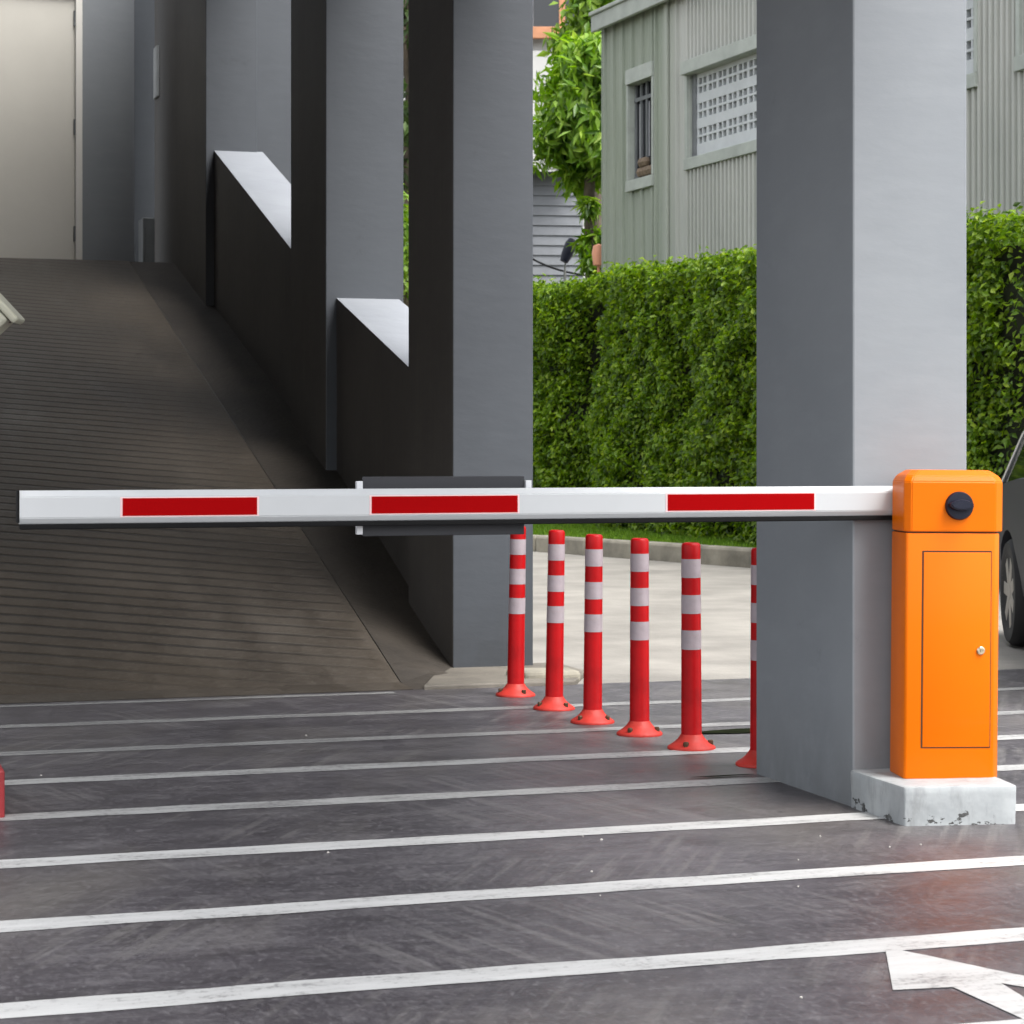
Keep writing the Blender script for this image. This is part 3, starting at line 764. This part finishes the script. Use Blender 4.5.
bm = B(); bx(bm, 0.0, .03, -.03, .2, 0, ZR); bx(bm, 1.93, 2.02, -.045, .0, 0, ZR, .012); bx(bm, .0, 1.93, -.004, .004, 4.07, 4.078); obj('corner_trim', bm, M['clad'], cb)
bm = B(); bx(bm, -.05, XE, -.16, -.10, ZR-.16, ZR+.05, .01); bx(bm, -.06, XE, -.19, 7.2, ZR+.05, ZR+.10, .01); bx(bm, -.05, XE, -.10, .05, ZR-.05, ZR+.05)
obj('roof_fascia', bm, M['trim'], cb)
for i, (a, b_, z0, z1) in enumerate(opens):
    bm = B(); f_ = .06 if i else .04
    bx(bm, a-f_, b_+f_, -.10 if i else -.06, .19, z1+.002, z1+(.16 if i else .19), .006)           # head
    bx(bm, a-f_, b_+f_, -.06, .19, z0-.14, z0-.002, .006)
    bx(bm, a-f_, a-.002, -.045, .19, z0-.0, z1, .006); bx(bm, b_+.002, b_+f_, -.045, .19, z0, z1, .006)
    if i in (1, 2):
        fo = obj('vent_panel', bm, M['trim'], cb)
        g = B(); x = a+.16; xe = b_ - (.02 if i == 2 else .1)
        zz0, zz1 = z0+.0, z1-.0
        # block grid: rows of square holes in pairs, in front of the dark inside
        rows_ = []; z = z0+.16
        while z < z1-.06: rows_.append(z); rows_.append(z+.105); z += .30
        edges = [zz0]
        for r_ in rows_: edges += [r_, r_+.078]
        edges.append(zz1)
        for k in range(0, len(edges)-1, 2):
            if edges[k+1] > edges[k]: bx(g, a+.10, xe, .045, .10, edges[k], min(edges[k+1], zz1))
        xx = a+.10; q = 0
        while xx < xe:
            wv = .05 if q == 0 else (.03 if q % 2 else .06)
            for r_ in rows_: bx(g, xx, min(xx+wv, xe), .048, .098, r_, min(r_+.078, zz1))
            xx += wv+.085; q += 1
        obj('vent_grid', g, M['vent'], fo)
        g = B(); bx(g, a+.001, a+.10, .03, .11, z0, z1); obj('reveal', g, M['recess'], fo)
        g = B(); bx(g, a, b_, .16, .18, z0, z1); obj('dark_backing', g, M['recess'], fo)
    else:
        fo = obj('window', bm, M['trim'], cb)
        g = B(); bx(g, a, b_, .085, .095, z0, z1); obj('pane', g, M['dark_glass'], fo)
        g = B(); ncol = 4
        for k in range(ncol+1):
            x = a+.02+(b_-a-.04)*k/ncol; bx(g, x-.016, x+.016, .055, .08, z0, z1)
        bx(g, a, b_, .05, .055, z1-.22, z1-.17); bx(g, a, b_, .05, .055, z0+.02, z0+.05)
        obj('grille', g, M['recess'] if i == 0 else M['vent'], fo)
        if i == 0:
            g = B()
            for k in range(3): bx(g, a+.09+k*.2, a+.2+k*.2, .082, .084, z0+.28, z1-.25)
            obj('curtain', g, M['curtain'], fo)
            g = B()
            for k in range(6): lathe(g, [(.0, 0), (.05, .02), (.07, .07), (.05, .12), (.0, .14)], 10, c=(a+.2+.1*(k % 4)+.04*(k//4), .06, z0+.02+.12*(k//4)))
            obj('sill_pots', g, mat('tan_bundle', (.19, .14, .095), .8, var=.3, scale=10), fo, smooth=True)

# ================================================================== BACKGROUND HOUSES
def frame_at(px, d, rot): 
    x, y = at_dist(px, d); return (x, y, 0), (0, 0, -YAW+rot)
loc, rot = frame_at(583, 38, R(6))
sh = tag(empty('sided_house', loc, rot), 'low grey house with horizontal lap boards and sheet roof, under the leafy tree', 'house')
zt_ = 1.15+(446-172)/F_PX*38
bm = B(); z = 0.0
while z < zt_-.01:
    vs = [(-6, -.0, z), (0, -.0, z), (0, .028, z+.17), (-6, .028, z+.17)]
    z1 = min(z+.17, zt_)
    v = [bm.verts.new(p) for p in ((-6, -.03, z), (0, -.03, z), (0, .0, z1), (-6, .0, z1), (-6, .02, z), (0, .02, z))]
    bm.faces.new((v[0], v[1], v[2], v[3])); bm.faces.new((v[0], v[1], v[5], v[4])); z += .17
bx(bm, -6, 0, .021, 5, 0, zt_)
obj('wall', bm, M['lap'], sh)
bm = B()
v = [bm.verts.new(p) for p in ((-6.3, -.6, zt_+.25), (-.1, -.6, zt_-.08), (.2, 5, zt_+1.0), (-6.3, 5, zt_+1.4), (-6.3, -.6, zt_+.31), (-.1, -.6, zt_-.02), (.2, 5, zt_+1.06), (-6.3, 5, zt_+1.46))]
for f in ((3,2,1,0),(4,5,6,7),(0,1,5,4),(1,2,6,5),(2,3,7,6),(3,0,4,7)): bm.faces.new([v[i] for i in f])
obj('roof', bm, M['roof_sheet'], sh)
loc, rot = frame_at(560, 52, R(0))
wh = tag(empty('white_house', loc, rot), 'distant white house with terracotta window trim, high behind the leafy tree', 'house')
zw = 1.15+(446-38)/F_PX*52; zs = 1.15+(446-28)/F_PX*52
bm = B(); bx(bm, -6, 3, 0, 8, 0, zw-.3); bx(bm, -6, -1.6, 0, 8, zw-.3, zw+4); bx(bm, 1.0, 3, 0, 8, zw-.3, zw+4); bx(bm, -1.6, 1, .3, 8, zw-.3, zw+4); obj('wall', bm, M['white_wall'], wh)
bm = B(); bx(bm, -1.7, .5, -.08, .06, zs-.25, zs+.02, .01); bx(bm, -.02, .12, -.03, .06, zs+.02, zs+3.6); bx(bm, .42, .5, -.03, .06, zs+.02, zs+3.6)
wd = obj('window', bm, M['brown'], wh); bm = B(); bx(bm, -1.6, .42, .08, .12, zs, zs+3.6); obj('pane', bm, M['curtain'], wd)
bm = B(); bx(bm, .12, .42, .0, .07, zs+.03, zs+3.5); bx(bm, -.62, -.02, .0, .07, zs+.03, zs+3.5); obj('shutter', bm, M['dark_glass'], wd)
bm = B(); bx(bm, -6.3, 3.3, -.4, 8.4, zw+4, zw+4.25, .02); obj('roof', bm, M['brown'], wh)

# spotlight with its cables
fx, fy = at_dist(568, 33); 
zf = 1.15+(446-252)/F_PX*33
fl = tag(empty('spotlight', (fx, fy, 0)), 'small dark blue spotlight on a thin pole in front of the lap boarded house', 'spotlight')
bm = B(); tube(bm, [(-.05, 0, 0), (-.05, 0, zf-.28)], .02); tube(bm, [(-.05, 0, zf-.28), (-.04, 0, zf-.1), (.0, 0, zf-.06)], .014); obj('pole', bm, M['roof_sheet'], fl, smooth=True)
bm = B(); lathe(bm, [(.0, -.16), (.06, -.16), (.085, -.05), (.095, .12), (.07, .2), (.0, .22)], 18)
bmesh.ops.transform(bm, matrix=Matrix.Translation((.0, 0, zf))@Matrix.Rotation(R(24), 4, 'Y'), verts=bm.verts); obj('lamp_head', bm, M['navy'], fl, smooth=True)
bm = B(); pts = []
x0_, y0_ = at_dist(500, 33.2); x1_, y1_ = at_dist(590, 33.2)
for i in range(13):
    k = i/12; zz = (1.15+(446-238)/F_PX*33.2)*(1-k)+(1.15+(446-276)/F_PX*33.2)*k-.12*math.sin(PI*k)
    pts.append((x0_+(x1_-x0_)*k, y0_+(y1_-y0_)*k, zz))
tube(bm, pts, .016, 6); tag(obj('cable', bm, M['rubber'], smooth=True), 'thin black cable sagging past the dark blue spotlight', 'cable')
ox_, oy_ = at_dist(598.5, 28.85+.6)
bm = B(); zo = 1.15+(446-253)/F_PX*29.4
lathe(bm, [(.0, zo-.18), (.07, zo-.16), (.09, zo), (.07, zo+.1), (.0, zo+.13)], 16, c=(ox_-.0, oy_, 0)); lathe(bm, [(.0, 0), (.02, 0), (.02, zo-.17), (.0, zo-.17)], 10, c=(ox_, oy_, 0))
tag(obj('post_lamp', bm, M['salmon'], smooth=True), 'small salmon coloured globe on a post at the far corner of the corrugated building', 'lamp')

# ================================================================== TREES
def tree(px, d, z0, z1, rad, m, nl, ll, lw, label, name='broadleaf_tree', droop=.8, seed=1, clumps=26, group=None, zr=None):
    rr = random.Random(seed); g = np.random.default_rng(seed)
    x, y = at_dist(px, d); root = tag(empty(name, (x, y, -.03)), label, 'tree', group)
    zc, hz = (z0+z1)/2, (z1-z0)/2
    bm = B(); tube(bm, [(0, 0, 0), (.04, .02, zc*.4), (-.03, .03, zc*.8), (.02, 0, zc+hz*.4)], [.14, .11, .08, .03], 10)
    cl = []
    for k in range(clumps):
        while True:
            p = np.array([rr.uniform(-1, 1), rr.uniform(-1, 1), rr.uniform(-1, 1)])
            q = np.linalg.norm(p)
            if .35 < q < 1: break
        c = p*np.array([rad, rad, hz])*.85+np.array([0, 0, zc]); cl.append((c, rr.uniform(.28, .5)*min(rad, hz)))
        s_ = Vector((0, 0, zc-hz*.5+hz*.8*rr.random())); e = Vector(c)
        tube(bm, [s_, s_.lerp(e, .5)+Vector((0, 0, -.05)), e], [.045, .03, .01], 6)
    obj('trunk', bm, M['bark'], root, smooth=True)
    per = nl//clumps; pos = []
    for c, r_ in cl:
        v = g.normal(0, 1, (per, 3)); v /= np.linalg.norm(v, axis=1, keepdims=True); v *= (g.random((per, 1))**.45)*r_
        pos.append(c+v)
    pos = np.concatenate(pos); n = len(pos)
    # leaves hang in rosettes
    Dd = g.normal(0, .7, (n, 3)); Dd[:, 2] -= droop
    out = pos-np.array([0, 0, zc]); out[:, 2] *= .4
    Nn = out/np.linalg.norm(out, axis=1, keepdims=True)+g.normal(0, .4, (n, 3))+np.array([0, 0, .5])
    leaves('crown', m, pos, Dd, Nn, g.uniform(ll*.7, ll*1.2, n), g.uniform(lw*.7, lw*1.2, n), root, .15)
    return root
tree(592, 31.5, 4.7, 7.25, .95, M['mango'], 8500, .23, .07, 'bright green leafy tree with drooping leaves at the end of the corrugated building', seed=3, clumps=34, droop=.9)
tree(597, 31.0, .8, 5.2, .34, M['mango'], 4200, .2, .06, 'lower green leafy shrub in the gap beside the corrugated building', 'leafy_shrub', seed=5, clumps=18)
tree(600, 44, 7.8, 11.5, 1.0, M['lime'], 3500, .3, .12, 'pale yellow green tree top behind the leafy tree', seed=8, clumps=20)
tree(412, 30, 3.8, 9.5, 1.3, M['dark_leaf'], 3600, .2, .08, 'dark thin tree seen in the slit between two pillars', seed=11, clumps=26)
tree(408, 27, .3, 4.5, .9, M['lime'], 6000, .11, .06, 'bright green shrub seen in the slit between two pillars', 'leafy_shrub', droop=.2, seed=12, clumps=30)

# ================================================================== CAR
cd = 12.75
cx, cy = world(cd, (1007.5-512)/F_PX*cd)
CAR_ROT = -YAW + R(-4)
car = tag(empty('parked_car', (cx, cy, 0), (0, 0, CAR_ROT)), 'dark grey car parked at the right edge, half hidden behind the orange barrier', 'car')
# local frame: +y ahead (away from us), x = across to the right, x=0 at the near side's tyre face; front axle y=0
LEN_F, LEN_R, WB, CW = .78, .75, 2.5, 1.68
def arch(yc, r, n=12): return [(yc+r*math.cos(PI*k/n), max(.30, .315+r*math.sin(PI*k/n))) for k in range(n+1)]
side = [(LEN_F, .32), (LEN_F+.03, .5), (LEN_F-.02, .72), (LEN_F-.10, .84), (.55, .90), (.1, .945), (-.35, .975), (-1.6, 1.0), (-WB-.3, 1.02), (-WB-LEN_R+.03, .98), (-WB-LEN_R, .7), (-WB-LEN_R+.04, .32)]
side += arch(-WB, .355)[::-1] + [(-WB+.6, .22), (-.6, .22)] + arch(0, .355)[::-1]
bm = B()
def ringx(x, sc_, zsq=1):
    return [bm.verts.new((x, -.85+(y+.85)*sc_, .3+(z-.3)*(1-(1-zsq)*max(0, (z-.6)/.4)))) for y, z in side]
xs_ = [(.05, .985, .96), (.0, .995, .985), (-.005+.01, 1, 1)]
Rg = [ringx(.075, .97, .97), ringx(.02, .992, .99), ringx(.0, 1.0, .985), ringx(.045, .998, 1.0), ringx(CW*.5, 1.02, 1.04), ringx(CW-.045, .998, 1.0), ringx(CW, 1.0, .985), ringx(CW-.075+.075, .97, .97)]
Rg = Rg[2:7]
n = len(side)
bm.faces.new(Rg[0][::-1]); bm.faces.new(Rg[-1])
for a, b_ in zip(Rg, Rg[1:]):
    for i in range(n): bm.faces.new((a[i], a[(i+1)%n], b_[(i+1)%n], b_[i]))
for v in list(bm.verts):
    if v.co.z < .55: v.co.x += .05*(.55-v.co.z)/.35*(1 if v.co.x < CW/2 else -1)
obj('body', bm, M['car'], car, smooth=True, angle=50)
bm = B()
bot = [(.05, .60, .89), (CW-.05, .60, .89), (CW-.06, -WB-.35, 1.0), (.06, -WB-.35, 1.0)]
top = [(.27, -.25, 1.49), (CW-.27, -.25, 1.49), (CW-.24, -WB+.05, 1.50), (.24, -WB+.05, 1.50)]
mid_ = [(.13, .20, 1.22), (CW-.13, .20, 1.22), (CW-.125, -WB-.12, 1.29), (.125, -WB-.12, 1.29)]
vb = [bm.verts.new(p) for p in bot]; vm = [bm.verts.new(p) for p in mid_]; vt = [bm.verts.new(p) for p in top]
for a, b_ in ((vb, vm), (vm, vt)):
    for i in range(4): bm.faces.new((a[i], a[(i+1)%4], b_[(i+1)%4], b_[i]))
bm.faces.new(vt); bm.faces.new(vb[::-1])
bmesh.ops.bevel(bm, geom=[e for e in bm.edges], offset=.03, segments=3, affect='EDGES')
obj('glasshouse', bm, M['car_glass'], car, smooth=True, angle=60)
bm = B(); 
rp = [(.25, -.20), (CW-.25, -.20), (CW-.22, -WB+.0), (.22, -WB+.0)]
prism(bm, rp, 1.475, 1.52, .02, 3); obj('roof', bm, M['car'], car, smooth=True, angle=60)
for s_ in (0, 1):
    mx_ = lambda x: x if s_ == 0 else CW-x
    bm = B(); tube(bm, [(mx_(.045), .60, .89), (mx_(.125), .20, 1.22), (mx_(.255), -.24, 1.495), (mx_(.225), -WB+.04, 1.5)], .014, 8); obj('windscreen_pillar', bm, M['pillar_glint'], car, smooth=True)
    bm = B(); tube(bm, [(mx_(.07), -1.42, .99), (mx_(.13), -1.42, 1.25), (mx_(.255), -1.42, 1.495)], .03, 8); obj('door_pillar', bm, M['rubber'], car, smooth=True)
    bm = B(); tube(bm, [(mx_(.045), -WB-.33, 1.0), (mx_(.12), -WB-.12, 1.28), (mx_(.235), -WB+.04, 1.5)], .05, 8); obj('rear_pillar', bm, M['car'], car, smooth=True)
    bm = B(); bx(bm, -.17, -.02, -.06, .06, .0, .16, .04, 3)
    if s_: bmesh.ops.scale(bm, vec=(-1, 1, 1), verts=bm.verts)
    bmesh.ops.translate(bm, verts=bm.verts, vec=(mx_(.16), -.78, .90)); obj('door_mirror', bm, M['rubber'], car, smooth=True, angle=60)
    bm = B(); bx(bm, min(mx_(.04), mx_(.40)), max(mx_(.04), mx_(.40)), LEN_F-.22, LEN_F+.0, .62, .77, .04, 3); obj('headlight', bm, M['lamp_clear'], car, smooth=True)
    bm = B(); bx(bm, min(mx_(.02), mx_(.2)), max(mx_(.02), mx_(.2)), -WB-LEN_R-.005, -WB-LEN_R+.2, .72, .98, .03, 3); obj('tail_light', bm, M['lamp_red'], car, smooth=True)
    for yy in (-.45, -1.45):
        bm = B(); bx(bm, min(mx_(-.022), mx_(.01)), max(mx_(-.022), mx_(.01)), yy-.75, yy-.57, .83, .86, .008); obj('door_handle', bm, M['car'], car, smooth=True)
bm = B(); bx(bm, .15, CW-.15, -WB-.5, .5, .24, .62); obj('underbody', bm, M['black'], car)
bm = B(); bx(bm, .5, CW-.5, -WB-LEN_R-.018, -WB-LEN_R+.01, .62, .74, .004); obj('number_plate', bm, M['white_boom'], car)
def wheel(xc, yc, sgn):
    w = empty('wheel', (xc, yc, .31)); w.parent = car
    prof = [(.205, .0), (.225, -.012), (.285, -.012), (.305, .01), (.311, .04), (.311, .14), (.305, .17), (.285, .19), (.205, .19)]
    bm = B(); lathe(bm, [(r_, h_*sgn) for r_, h_ in prof], 48, 'x'); obj('tyre', bm, M['tyre'], w, smooth=True, angle=40)
    bm = B(); lathe(bm, [(.0, .05*sgn), (.19, .05*sgn), (.205, .004*sgn), (.222, -.010*sgn), (.226, .0), (.21, .06*sgn), (.0, .07*sgn)], 40, 'x')
    lathe(bm, [(.0, -.004*sgn), (.045, -.004*sgn), (.055, .012*sgn), (.055, .05*sgn)], 20, 'x')
    for k in range(7):
        a = 2*PI*k/7+.3; q = B(); bx(q, -.002, .045, -.040, .040, .03, .212, .008, 2)
        if sgn < 0: bmesh.ops.scale(q, vec=(-1, 1, 1), verts=q.verts)
        bmesh.ops.rotate(q, cent=(0, 0, 0), matrix=Matrix.Rotation(a, 3, 'X'), verts=q.verts)
        me_ = bpy.data.meshes.new('tmp'); q.to_mesh(me_); q.free(); bm.from_mesh(me_); bpy.data.meshes.remove(me_)
    obj('rim', bm, M['rim'], w, smooth=True, angle=40)
for xc, sg in ((.012, 1), (CW-.012, -1)):
    for yc in (0, -WB): wheel(xc, yc, sg)

# ================================================================== LIGHT
SUN_EL, SUN_AZ = R(60), R(152)       # azimuth measured clockwise from +Y: behind us on the right
w = bpy.data.worlds.new('World'); sc.world = w; w.use_nodes = True
nt = w.node_tree; bg = nt.nodes['Background']
sky = nt.nodes.new('ShaderNodeTexSky'); sky.sky_type = 'NISHITA'; sky.sun_disc = False
sky.sun_elevation = SUN_EL; sky.sun_rotation = SUN_AZ; sky.dust_density = 4; sky.air_density = 1.0; sky.ozone_density = 1
hs = nt.nodes.new('ShaderNodeHueSaturation'); hs.inputs['Saturation'].default_value = .2
nt.links.new(sky.outputs[0], hs.inputs['Color']); nt.links.new(hs.outputs[0], bg.inputs['Color'])
bg.inputs['Strength'].default_value = .15
sl = bpy.data.lights.new('sun', 'SUN'); sl.energy = .85; sl.angle = R(40); sl.color = (1, .97, .92)
so = bpy.data.objects.new('sun', sl); col.objects.link(so)
dv = Vector((math.sin(SUN_AZ)*math.cos(SUN_EL), math.cos(SUN_AZ)*math.cos(SUN_EL), math.sin(SUN_EL)))
so.rotation_euler = dv.to_track_quat('Z', 'Y').to_euler()
so.location = (5, -5, 12)
sc.view_settings.view_transform = 'Standard'; sc.view_settings.look = 'None'
sc.view_settings.exposure = 1.68; sc.view_settings.gamma = 1
sc.cycles.max_bounces = 8
